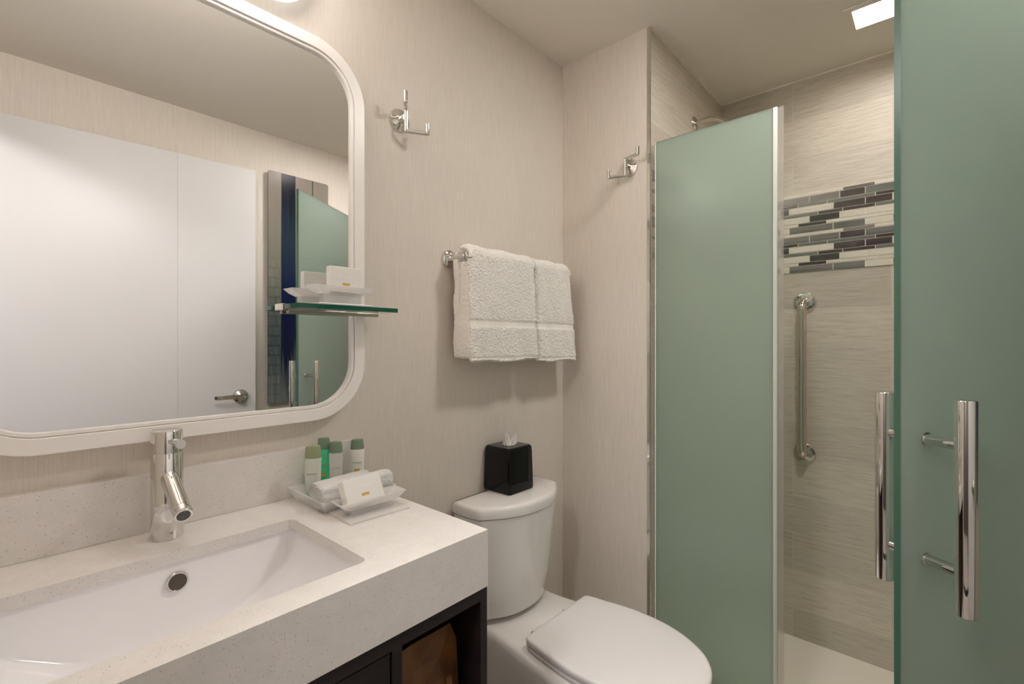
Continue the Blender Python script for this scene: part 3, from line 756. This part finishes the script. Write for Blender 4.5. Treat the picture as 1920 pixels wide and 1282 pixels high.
# ------------------------------------------------------------------ toilet
TX = 1.130
t = thing('toilet', 'white two-piece toilet with closed lid and curved tank', 'toilet', (TX, -0.36, 0.0))
def mirror_outline(half, n=5):
    """half: (halfwidth, y) back to front, closes over both sides"""
    hp = catmull([(a, b, 0) for a, b in half], n)
    R = [(TX + p.x, p.y) for p in hp]; Lf = [(TX - p.x, p.y) for p in reversed(hp)]
    if hp[-1].x < 1e-4: Lf = Lf[1:]
    if hp[0].x < 1e-4: Lf = Lf[:-1]
    return R + Lf
def zl(pts, z, s=1.0, cy=None, sy=None, d=0.0):
    """inset outline by d metres toward the centre"""
    c = Vector((sum(p[0] for p in pts) / len(pts), sum(p[1] for p in pts) / len(pts), 0)); out = []
    n = len(pts)
    for i in range(n):
        p = Vector((pts[i][0], pts[i][1], 0)); a = Vector((*pts[i - 1], 0)); b = Vector((*pts[(i + 1) % n], 0))
        tn = (b - a)
        nr = Vector((tn.y, -tn.x, 0)).normalized() if tn.length > 1e-7 else Vector((0, 0, 0))
        if nr.dot(c - p) < 0: nr = -nr
        q = p + nr * d; out.append(Vector((q.x, q.y, z)))
    return out
def tank_outline(hw, yb, yc, yf, rc=0.03):
    # back straight, sides, rounded corner, bowed front
    pts = [(hw - 0.004, yb), (hw, yb - 0.01), (hw + 0.002, (yb + yc) / 2), (hw - 0.001, yc + 0.012), (hw - 0.008, yc - 0.006)] + [(hw * k_, yf + (yc + 0.004 - yf) * k_ ** 2.3) for k_ in (0.88, 0.76, 0.60, 0.42, 0.22)] + [(0.0, yf)]
    return mirror_outline(pts, 5)
bm = new()
lvls = [(0.412, 0.148, -0.022, -0.105, -0.160), (0.420, 0.153, -0.022, -0.108, -0.164), (0.50, 0.166, -0.021, -0.112, -0.176), (0.60, 0.176, -0.020, -0.116, -0.186), (0.70, 0.186, -0.019, -0.121, -0.196), (0.7135, 0.187, -0.019, -0.121, -0.197)]
loft(bm, [zl(tank_outline(hw, yb, yc, yf), z) for z, hw, yb, yc, yf in lvls])
obj('tank', bm, m_porc, t, smooth=True, auto=50)
bm = new(); ol = tank_outline(0.189, -0.015, -0.123, -0.201)
loft(bm, [zl(ol, 0.7150, d=0.004), zl(ol, 0.7165, d=0.0005), zl(ol, 0.722), zl(ol, 0.737), zl(ol, 0.7435, d=0.0025), zl(ol, 0.748, d=0.007), zl(ol, 0.750, d=0.014)])
obj('tank_lid', bm, m_porc, t, smooth=True, auto=60)
bm = new(); cyl(bm, (TX - 0.183, -0.07, 0.66), (TX - 0.200, -0.07, 0.66), 0.012, 20); box(bm, TX - 0.206, TX - 0.199, -0.13, -0.06, 0.652, 0.668, bev=0.003)
obj('flush_lever', bm, m_chrome, t, smooth=True)
# bowl
def sc_in(pts, z, k):
    cx = sum(p[0] for p in pts) / len(pts); cy = sum(p[1] for p in pts) / len(pts)
    return [Vector((cx + (p[0] - cx) * k, cy + (p[1] - cy) * k, z)) for p in pts]
def bowl_outline(k, yf, wback=0.148, wmid=0.180, yb=-0.012):
    hs = [(wback, yb), (wback, -0.08), (wback + 0.002, -0.16), (wback + 0.012, -0.235), (wmid - 0.006, -0.33), (wmid, -0.43), (wmid - 0.010, -0.52), (wmid * 0.78, yf + 0.075), (wmid * 0.50, yf + 0.022), (wmid * 0.22, yf + 0.004), (0.0, yf)]
    return mirror_outline([(a * k, b) for a, b in hs], 5)
bm = new()
spec = [(0.0, 0.80, -0.56), (0.02, 0.79, -0.56), (0.12, 0.76, -0.565), (0.20, 0.82, -0.60), (0.28, 0.93, -0.65), (0.335, 1.0, -0.68), (0.368, 1.02, -0.692), (0.384, 1.0, -0.690)]
lp = [zl(bowl_outline(k, yf), z) for z, k, yf in spec]
ob_ = bowl_outline(1.0, -0.690)
lp += [zl(ob_, 0.3915, d=0.008), zl(ob_, 0.3935, d=0.018)]
loft(bm, lp)
obj('bowl', bm, m_porc, t, smooth=True, auto=70)
def seat_outline(g=0.0):
    hs = [(0.140, -0.262), (0.1505, -0.275), (0.160, -0.33), (0.170, -0.39), (0.1735, -0.44), (0.170, -0.50), (0.158, -0.555), (0.136, -0.605), (0.106, -0.648), (0.070, -0.677), (0.035, -0.692), (0.0, -0.697)]
    return mirror_outline([(a + (g if a > 0 else 0), b - (g if a == 0 else 0)) for a, b in hs], 5)
so = seat_outline()
bm = new(); loft(bm, [sc_in(so, 0.3945, 0.97), sc_in(so, 0.397, 0.985), sc_in(so, 0.404, 0.99), sc_in(so, 0.4085, 0.975)])
obj('seat', bm, m_seat, t, smooth=True, auto=50)
def ls(z, d): return sc_in(so, z, 1 - d / 0.17)
bm = new(); loft(bm, [ls(0.4100, 0.003), ls(0.4115, 0.001), ls(0.4215, 0.0), ls(0.4262, 0.0015), ls(0.4285, 0.0045), ls(0.4298, 0.011), ls(0.4306, 0.05)])
obj('seat_lid', bm, m_seat, t, smooth=True, auto=55)
for s_ in (-1, 1):
    bm = new(); cyl(bm, (TX + s_ * 0.075 - 0.02, -0.252, 0.405), (TX + s_ * 0.075 + 0.02, -0.252, 0.405), 0.011, 20)
    obj('hinge', bm, m_seat, t, smooth=True)

# ------------------------------------------------------------------ tissue box
BX, BY = 1.1430, -0.0600
t = thing('tissue_box_cover', 'glossy black square tissue box cover on the toilet tank', 'tissue box', (BX, BY, 0.75))
bm = new(); Z0 = 0.7505
def sq(h, z, r): return rrect(BX - h * 1.02, BX + h * 1.02, BY - h * 0.985, BY + h * 0.985, r * 0.75, z, 5)
loft(bm, [sq(0.0560, Z0, 0.012), sq(0.0580, Z0 + 0.002, 0.012), sq(0.0588, Z0 + 0.01, 0.012), sq(0.0562, 0.868, 0.012), sq(0.0552, 0.882, 0.012), sq(0.0530, 0.888, 0.012), sq(0.0495, 0.8908, 0.012)], True, False)
bmesh.ops.remove_doubles(bm, verts=bm.verts, dist=1e-5)
bm.verts.ensure_lookup_table()
oe = [e for e in bm.edges if e.is_boundary]
iv = [bm.verts.new((BX + 0.022 * math.cos(2 * PI * k / 28), BY + 0.022 * math.sin(2 * PI * k / 28), 0.8915)) for k in range(28)]
ie = [bm.edges.new((iv[k], iv[(k + 1) % 28])) for k in range(28)]
bmesh.ops.triangle_fill(bm, use_beauty=True, edges=oe + ie)
jv = [bm.verts.new((v.co.x, v.co.y, 0.872)) for v in iv]
for k in range(28): bm.faces.new((iv[k], iv[(k + 1) % 28], jv[(k + 1) % 28], jv[k]))
bm.faces.new(jv)
obj('cover', bm, m_black, t, smooth=True, auto=30)
ts = thing('tissue', 'white tissue tuft standing up out of the black box', 'tissue', (BX, BY, 0.873))
bm = new()
def petal(cx, cy, ang, wd, h, lean):
    d_ = Vector((math.cos(ang), math.sin(ang), 0)); nn = Vector((-math.sin(ang), math.cos(ang), 0)); N_ = 8
    loops = []
    for i in range(9):
        t_ = i / 8; ww = wd * (1 - t_) ** 0.8 + 0.0006; zz = 0.874 + h * t_
        row = []
        for k in range(N_ + 1):
            q = k / N_ * 2 - 1
            row.append(Vector((cx, cy, zz)) + d_ * (q * ww * 0.5 + lean * t_ * 0.5) + nn * (0.006 * q * q + 0.004 * math.sin(q * 7 + t_ * 4) * (1 - t_ * 0.4) + lean * 0.3 * t_))
        loops.append(row)
    loft(bm, loops, False, False, False)
petal(BX - 0.009, BY + 0.002, -0.75, 0.024, 0.052, -0.012)
petal(BX - 0.002, BY + 0.004, -0.75, 0.040, 0.054, -0.004)
petal(BX + 0.007, BY - 0.006, -0.85, 0.036, 0.050, 0.028)
petal(BX + 0.002, BY - 0.009, -0.70, 0.034, 0.034, 0.014)
o = obj('tissue_sheet', bm, m_tissue, ts, smooth=True, auto=180)
md = o.modifiers.new('thick', 'SOLIDIFY'); md.thickness = 0.0006

# ------------------------------------------------------------------ towel bar and towels
t = thing('towel_bar', 'chrome towel bar on the wall above the toilet', 'towel bar', (1.2, 0, 1.467))
BZ = 1.4665
for x in (0.9415, 1.445):
    bm = new(); disc_profile(bm, (x, 0, BZ), (0, -1, 0), [(0, 0.0275), (0.003, 0.0275), (0.008, 0.026), (0.011, 0.020), (0.0125, 0.0105), (0.075, 0.0105), (0.076, 0.0095)])
    obj('wall_flange', bm, m_chrome, t, smooth=True, auto=45)
bm = new(); cyl(bm, (0.935, -0.064, BZ), (1.450, -0.064, BZ), 0.0085)
obj('rail', bm, m_chrome, t, smooth=True)
def towel(x0, x1, xb0, xb1, zf, zb, yoff, seed, label, thick):
    """thick folded towel over the rail: back hang, top, front hang"""
    R_ = 0.036 + yoff; ZT_ = BZ + 0.002
    path = []
    yb, yf = -0.064 + R_ * 0.90, -0.064 - R_
    nb, nt, nf = 22, 18, 64
    for i in range(nb): path.append((yb, zb + (ZT_ - zb) * i / nb, 'b', i / nb))
    for i in range(nt + 1):
        a = PI * i / nt; path.append((-0.064 + R_ * (0.95 * math.cos(a) - 0.05 * (i / nt)), ZT_ + R_ * 0.92 * math.sin(a), 't', i / nt))
    for i in range(1, nf + 1): path.append((yf, ZT_ + (zf - ZT_) * i / nf, 'f', i / nf))
    nx = 60; rows = []; mask = []
    for (y, z, k, s) in path:
        row = []
        for j in range(nx + 1):
            q = j / nx
            dn = s if k == 'f' else (1 - s if k == 'b' else 0)
            xx = x0 + (x1 - x0) * q + dn * ((xb0 - x0) * (1 - q) + (xb1 - x1) * q) + 0.0015 * math.sin(z * 55 + seed) * (1 if q < 0.03 or q > 0.97 else 0)
            fold = math.exp(-((q - 0.20 - 0.03 * math.sin(z * 8)) / 0.05) ** 2) * 0.7 + math.exp(-((q - 0.62) / 0.10) ** 2) * 0.45 - math.exp(-((q - 0.38) / 0.06) ** 2) * 0.3
            wv = 0.0060 * fold + 0.0028 * math.sin(q * 13 + seed * 2 + z * 6) + 0.0012 * math.sin(z * 34 + q * 19 + seed)
            amp = 0.35 + 0.75 * dn
            yy = y - (wv * amp if k == 'f' else wv * 0.25 if k == 't' else 0)
            if k == 'f': yy -= 0.012 * dn * (0.6 + 0.4 * math.sin(q * 3.1))
            z2 = z + (0.0020 * math.sin(q * 14 + seed) if k == 't' else 0)
            if k != 't' and dn > 0.97: z2 += 0.0030 * math.sin(q * 9 + seed)
            band = k == 'f' and 1.2675 < z < 1.2840
            if band or (k == 'f' and zf + 0.008 < z < zf + 0.0125): yy += 0.0032
            e = min(q, 1 - q)
            if e < 0.05: yy += (0.05 - e) * 0.22 * (1 if k == 'f' else 0); z2 -= (0.05 - e) * 0.25 if k == 't' else 0
            yy = min(yy, -0.0045) if k == 'b' else yy
            row.append(Vector((xx, yy, z2))); mask.append(0.12 if band else 1.0)
        rows.append(row)
    bm = new(); loft(bm, rows, False, False, False)
    o = obj('towel', bm, m_towel, smooth=True, auto=180, origin=((x0 + x1) / 2, -0.064, ZT_ + R_))
    vg = o.vertex_groups.new(name='pile')
    for i, v in enumerate(mask): vg.add([i], v, 'REPLACE')
    md = o.modifiers.new('thick', 'SOLIDIFY'); md.thickness = thick; md.offset = TOWEL_OFF
    md = o.modifiers.new('sub', 'SUBSURF'); md.levels = 1; md.render_levels = 2
    tx = bpy.data.textures.new('terry', 'CLOUDS'); tx.noise_scale = 0.0045; tx.noise_depth = 2
    md = o.modifiers.new('pile', 'DISPLACE'); md.texture = tx; md.strength = 0.0050; md.mid_level = 0.5; md.vertex_group = 'pile'
    tx2 = bpy.data.textures.new('crumple', 'CLOUDS'); tx2.noise_scale = 0.06; tx2.noise_depth = 1
    md = o.modifiers.new('crumple', 'DISPLACE'); md.texture = tx2; md.strength = 0.004; md.mid_level = 0.5
    tag(o, label, 'towel', 'white terry towels on the bar')
    return o
TOWEL_OFF = -1
tw1 = towel(0.934, 1.2330, 0.934, 1.2400, 1.163, 1.172, 0.0025, 0.3, 'white terry towel on the bar, nearest the mirror', 0.024)
bm = new(); lps = []
for i in range(26):
    f = i / 25; z = 1.168 + (1.462 - 1.168) * f
    y0 = -0.094 - 0.006 * (1 - f) + 0.020 * f ** 4; y1 = -0.040 - 0.012 * f ** 4
    lps.append(rrect(0.9395 - 0.003 * math.sin(f * 7) - 0.004 * (1 - f), 1.20, y0, y1, 0.009, z, 4))
loft(bm, lps)
bmesh.ops.transform(bm, matrix=Matrix.Translation(-tw1.location), verts=bm.verts)
ROOTM[tw1.name] = Matrix.Identity(4)
fl = obj('folded_layer', bm, m_towel, tw1, smooth=True, local=True, auto=180)
md = fl.modifiers.new('sub', 'SUBSURF'); md.levels = 1; md.render_levels = 2
md = fl.modifiers.new('pile', 'DISPLACE'); md.texture = bpy.data.textures['terry']; md.strength = 0.004; md.mid_level = 0.5
towel(1.2340, 1.4350, 1.2400, 1.4740, 1.155, 1.164, 0.0, 2.1, 'white terry towel on the bar, in the corner beside the other', 0.023)

# ------------------------------------------------------------------ robe hooks
def hook(c, out, side, up1, lo1, label):
    """c: wall point; out: unit away from wall; side: unit along wall; up1/lo1: (side, out) of upper and lower arm"""
    c, out, side = Vector(c), Vector(out), Vector(side)
    t = thing('robe_hook', label, 'hook', tuple(c), 0, 'chrome double robe hooks')
    bm = new(); disc_profile(bm, c, out, [(0, 0.0310), (0.003, 0.0312), (0.007, 0.0290), (0.0085, 0.0225), (0.011, 0.0170), (0.0125, 0.0105), (0.032, 0.0100)])
    obj('wall_plate', bm, m_chrome, t, smooth=True, auto=35)
    Z = Vector((0, 0, 1)); r = 0.0058; p = c + out * 0.032
    bm = new()
    a = p + Z * 0.022; b = a + side * up1[0] + out * up1[1]
    d0 = p - Z * 0.036; e = d0 + side * lo1[0] + out * lo1[1]
    pts = [b + Z * 0.026, b, a, d0, e, e + Z * 0.026]
    for q0, q1 in zip(pts, pts[1:]): cyl(bm, q0, q1, r, 20)
    for q in pts[1:-1]:
        bmesh.ops.create_icosphere(bm, subdivisions=3, radius=r, matrix=Matrix.Translation(q))
    obj('double_prong', bm, m_chrome, t, smooth=True, auto=50)
hook((0.766, 0, 1.8190), (0, -1, 0), (1, 0, 0), (-0.026, 0.034), (0.050, 0.028), 'chrome robe hook on the wall just right of the mirror')
hook((X1, -0.2873, 1.8275), (-1, 0, 0), (0, -1, 0), (0.052, 0.012), (-0.052, 0.022), 'chrome robe hook on the narrow wall next to the shower')

# ------------------------------------------------------------------ vanity light bar
t = thing('vanity_light', 'lit white light fixture on the wall above the mirror', 'wall light', (0.292, 0, 1.98))
def lamp(d, y): return rrect(0.074 + d, LPX - d, LPZ + d, LPZ + 0.19 - d, 0.0945 - d, n=16, f=lambda a_, b_: (a_, y, b_))
LPX, LPZ = 0.510, 1.9580
bm = new(); loft(bm, [lamp(0.004, -0.0145), lamp(0.0, -0.020), lamp(0.0, -0.052), lamp(0.0015, -0.0545)], True, True)
obj('housing', bm, m_opal, t, smooth=True, auto=30)
bm = new(); loft(bm, [lamp(0.003, -0.0547), lamp(0.004, -0.064), lamp(0.011, -0.074), lamp(0.022, -0.080), lamp(0.040, -0.083)])
obj('diffuser', bm, m_shade, t, smooth=True, auto=60)
obj('back_plate', B1(0.14, 0.44, -0.0142, 0, 1.98, 2.12, bev=0.002), m_frame, t)
# bathroom ceiling light, flush with the ceiling out of frame
for x_, y_, mm_, lab in ((1.29, -0.95, m_down2, 'small round light on the bathroom ceiling in front of the shower opening'),):
    t = thing('ceiling_downlight', lab, 'ceiling light', (x_, y_, ZC))
    bm = new(); disc_profile(bm, (x_, y_, ZC), (0, 0, -1), [(0, 0.118), (0.005, 0.118), (0.009, 0.110), (0.009, 0.100), (0.005, 0.096)]); obj('trim_ring', bm, m_frame, t, smooth=True, auto=40)
    bm = new(); disc_profile(bm, (x_, y_, ZC - 0.0052), (0, 0, -1), [(0, 0.096), (0.002, 0.096)]); obj('lens', bm, mm_, t)

# ------------------------------------------------------------------ shower ceiling light
t = thing('shower_light', 'square recessed light glowing in the shower ceiling', 'ceiling light', (1.942, -0.942, ZC))
bm = new()
plate_hole(bm, rrect(LX0 - 0.022, LX1 + 0.022, LY0 - 0.022, LY1 + 0.022, 0.003, ZC - 0.005, 2), rrect(LX0, LX1, LY0, LY1, 0.001, ZC - 0.005, 2), (0, 0, 0.0045))
obj('trim_ring', bm, m_ceiling, t)
bm = new(); lo = rrect(LX0, LX1, LY0, LY1, 0.001, ZC - 0.004, 2); hi = rrect(LX0 + 0.012, LX1 - 0.012, LY0 + 0.012, LY1 - 0.012, 0.001, ZC + 0.020, 2)
loft(bm, [lo, hi], False, False); o = obj('baffle', bm, m_frame, t)
bm = new(); lo = rrect(LX0 + 0.012, LX1 - 0.012, LY0 + 0.012, LY1 - 0.012, 0.001, ZC + 0.019, 2)
loft(bm, [lo, [p + Vector((0, 0, 0.004)) for p in lo]]); obj('lens', bm, m_lens, t)

# unseen fill light, added in the passage to brighten the room through the doorway
t = thing('hall_fill_light', 'unseen round fill light added in the entry passage', 'ceiling light', (-0.75, -0.8, ZC))
bm = new(); disc_profile(bm, (-0.75, -0.8, ZC), (0, 0, -1), [(0, 0.17), (0.03, 0.17), (0.035, 0.15)]); obj('diffuser', bm, m_hall_fill, t, smooth=True, auto=40)

# ------------------------------------------------------------------ shower arm, grab bar
t = thing('overhead_shower', 'chrome shower arm and head high on the shower side wall', 'shower head', (1.922, YS, 2.095))
bm = new(); disc_profile(bm, (1.922, YS, 2.095), (0, -1, 0), [(0, 0.029), (0.002, 0.029), (0.007, 0.022), (0.009, 0.012)]); obj('wall_flange', bm, m_steel, t, smooth=True, auto=40)
bm = new(); tube(bm, arc_path([(1.922, YS, 2.095), (1.922, YS - 0.085, 2.098), (1.922, YS - 0.15, 2.035)], 0.045, 8), 0.0105); obj('shower_arm', bm, m_steel, t, smooth=True, auto=60)
d_ = Vector((0, -0.6, -0.58)).normalized()
bm = new(); disc_profile(bm, Vector((1.922, YS - 0.15, 2.035)), d_, [(-0.004, 0.013), (0.02, 0.016), (0.03, 0.02), (0.055, 0.045), (0.065, 0.048), (0.068, 0.045)]); obj('spray_head', bm, m_steel, t, smooth=True, auto=40)

t = thing('grab_bar', 'vertical chrome grab bar on the far shower wall', 'grab bar', (X2, -0.687, 0.768))
for z, mm in ((1.3805, m_chrome), (0.7690, m_steel)):
    bm = new(); disc_profile(bm, (X2, -0.687, z), (-1, 0, 0), [(0, 0.040), (0.003, 0.0405), (0.008, 0.037), (0.010, 0.020), (0.012, 0.017)]); obj('wall_flange', bm, mm, t, smooth=True, auto=40)
bm = new(); tube(bm, arc_path([(X2 - 0.005, -0.687, 1.3805), (X2 - 0.055, -0.687, 1.3805), (X2 - 0.055, -0.687, 0.769), (X2 - 0.005, -0.687, 0.769)], 0.035, 8), 0.0160, 28)
obj('grip', bm, m_steel, t, smooth=True, auto=60)
# mixing valve behind the fixed pane
t = thing('shower_valve', 'round chrome shower valve behind the frosted fixed pane', 'shower valve', (1.922, YS, 1.15))
bm = new(); disc_profile(bm, (1.922, YS, 1.15), (0, -1, 0), [(0, 0.08), (0.004, 0.08), (0.010, 0.07), (0.012, 0.025), (0.045, 0.024)]); obj('escutcheon', bm, m_steel, t, smooth=True, auto=40)
bm = new(); cyl(bm, (1.922, YS - 0.045, 1.15), (1.922, YS - 0.065, 1.15), 0.026); box(bm, 1.915, 1.929, YS - 0.062, YS - 0.050, 1.07, 1.15, bev=0.003); obj('valve_handle', bm, m_steel, t, smooth=True, auto=40)

# ------------------------------------------------------------------ fixed frosted pane
GT = 1.8915
t = thing('glass_screen', 'fixed frosted green glass pane between the narrow wall and the shower opening', 'glass panel', (X1 + 0.01, -0.56, 0.0))
def pane(bm, a, b, half, z0, z1):
    """along local x from a to b, thickness 2*half in y; side faces 0 (-y) and 1 (+y), edges 2"""
    vs = box(bm, a, b, -half, half, z0, z1)
    for f in bm.faces:
        n = f.normal if f.normal.length else f.calc_center_median()
        f.normal_update(); n = f.normal
        f.material_index = 0 if n.y < -0.5 else (1 if n.y > 0.5 else 2)
bm = new(); pane(bm, -0.7365, -0.3805, 0.005, 0.03, GT)
# local x -> world y, local y -> world x
bmesh.ops.transform(bm, matrix=Matrix(((0, 1, 0, X1 + 0.006), (1, 0, 0, 0), (0, 0, 1, 0), (0, 0, 0, 1))), verts=bm.verts)
obj('frosted_glass', bm, [m_frost, m_frost_in, m_gedge], t)
obj('clear_gasket', B1(X1 + 0.004, X1 + 0.007, -0.3803, -0.3625, 0.03, GT - 0.002), m_seal, t)
obj('gasket_bead', B1(X1 + 0.0000, X1 + 0.0009, -0.3830, -0.3800, 0.03, GT, bev=0.0003), m_frame, t)
bm = new(); box(bm, X1 - 0.0015, X1 + 0.0135, -0.7490, -0.7370, 0.03, GT + 0.001, bev=0.003, seg=3)
m_sealw = mat('milky vinyl channel', (0.70, 0.74, 0.67, 1), 0.18, trans=0.25, ior=1.3)
obj('edge_channel', bm, m_sealw, t, smooth=True, auto=50)
obj('edge_fin', B1(X1 + 0.006, X1 + 0.0085, -0.7640, -0.7495, 0.03, GT), m_seal, t)
obj('floor_channel', B1(X1 - 0.004, X1 + 0.016, -0.75, YS - 0.002, 0.008, 0.032), m_chrome, t)

# ------------------------------------------------------------------ hinged frosted door standing open
fe = Vector((0.932, -1.039)); hg = Vector((X1 + 0.004, -1.432)); dv = fe - hg; DL = dv.length - 0.012; ang = math.atan2(dv.y, dv.x)
t = thing('shower_door', 'hinged frosted green glass door standing open in the foreground', 'shower door', (hg.x, hg.y, 0.0), ang)
# local x runs hinge -> free edge; camera side is local +y or -y
cs = Vector((-dv.y, dv.x)).normalized(); camside = 1 if cs.dot(Vector((0, -1.093)) - fe) > 0 else -1
bm = new(); pane(bm, 0.012, DL, 0.005, 0.02, GT)
mats = [m_frost_in, m_frost, m_gedge] if camside > 0 else [m_frost, m_frost_in, m_gedge]
gl = obj('frosted_glass', bm, mats, t, local=True)
hx = DL - 0.0520; HZ0, HZ1 = 0.824, 1.136
for s_ in (1, -1):
    bm = new(); cyl(bm, (hx, s_ * 0.058, HZ0), (hx, s_ * 0.058, HZ1), 0.0134, 40, bev=0.0012)
    hb = obj('door_handle', bm, m_chrome, t, smooth=True, auto=50, local=True, label='round chrome bar handle')
    for z in (1.0695, 0.8835):
        bm = new(); disc_profile(bm, (hx, s_ * 0.005, z), (0, s_, 0), [(0, 0.0105), (0.002, 0.0105), (0.0025, 0.0085), (0.0525, 0.0085)], 28)
        obj('handle_post', bm, m_chrome, hb, smooth=True, auto=40, local=True)
for z in (0.30, 1.60):
    bm = new(); box(bm, 0.0, 0.055, -0.012, -0.0052, z - 0.045, z + 0.045, bev=0.001); box(bm, 0.0, 0.055, 0.0052, 0.012, z - 0.045, z + 0.045, bev=0.001)
    cyl(bm, (0.004, 0, z - 0.045), (0.004, 0, z + 0.045), 0.008, 16)
    obj('hinge', bm, m_chrome, t, local=True)
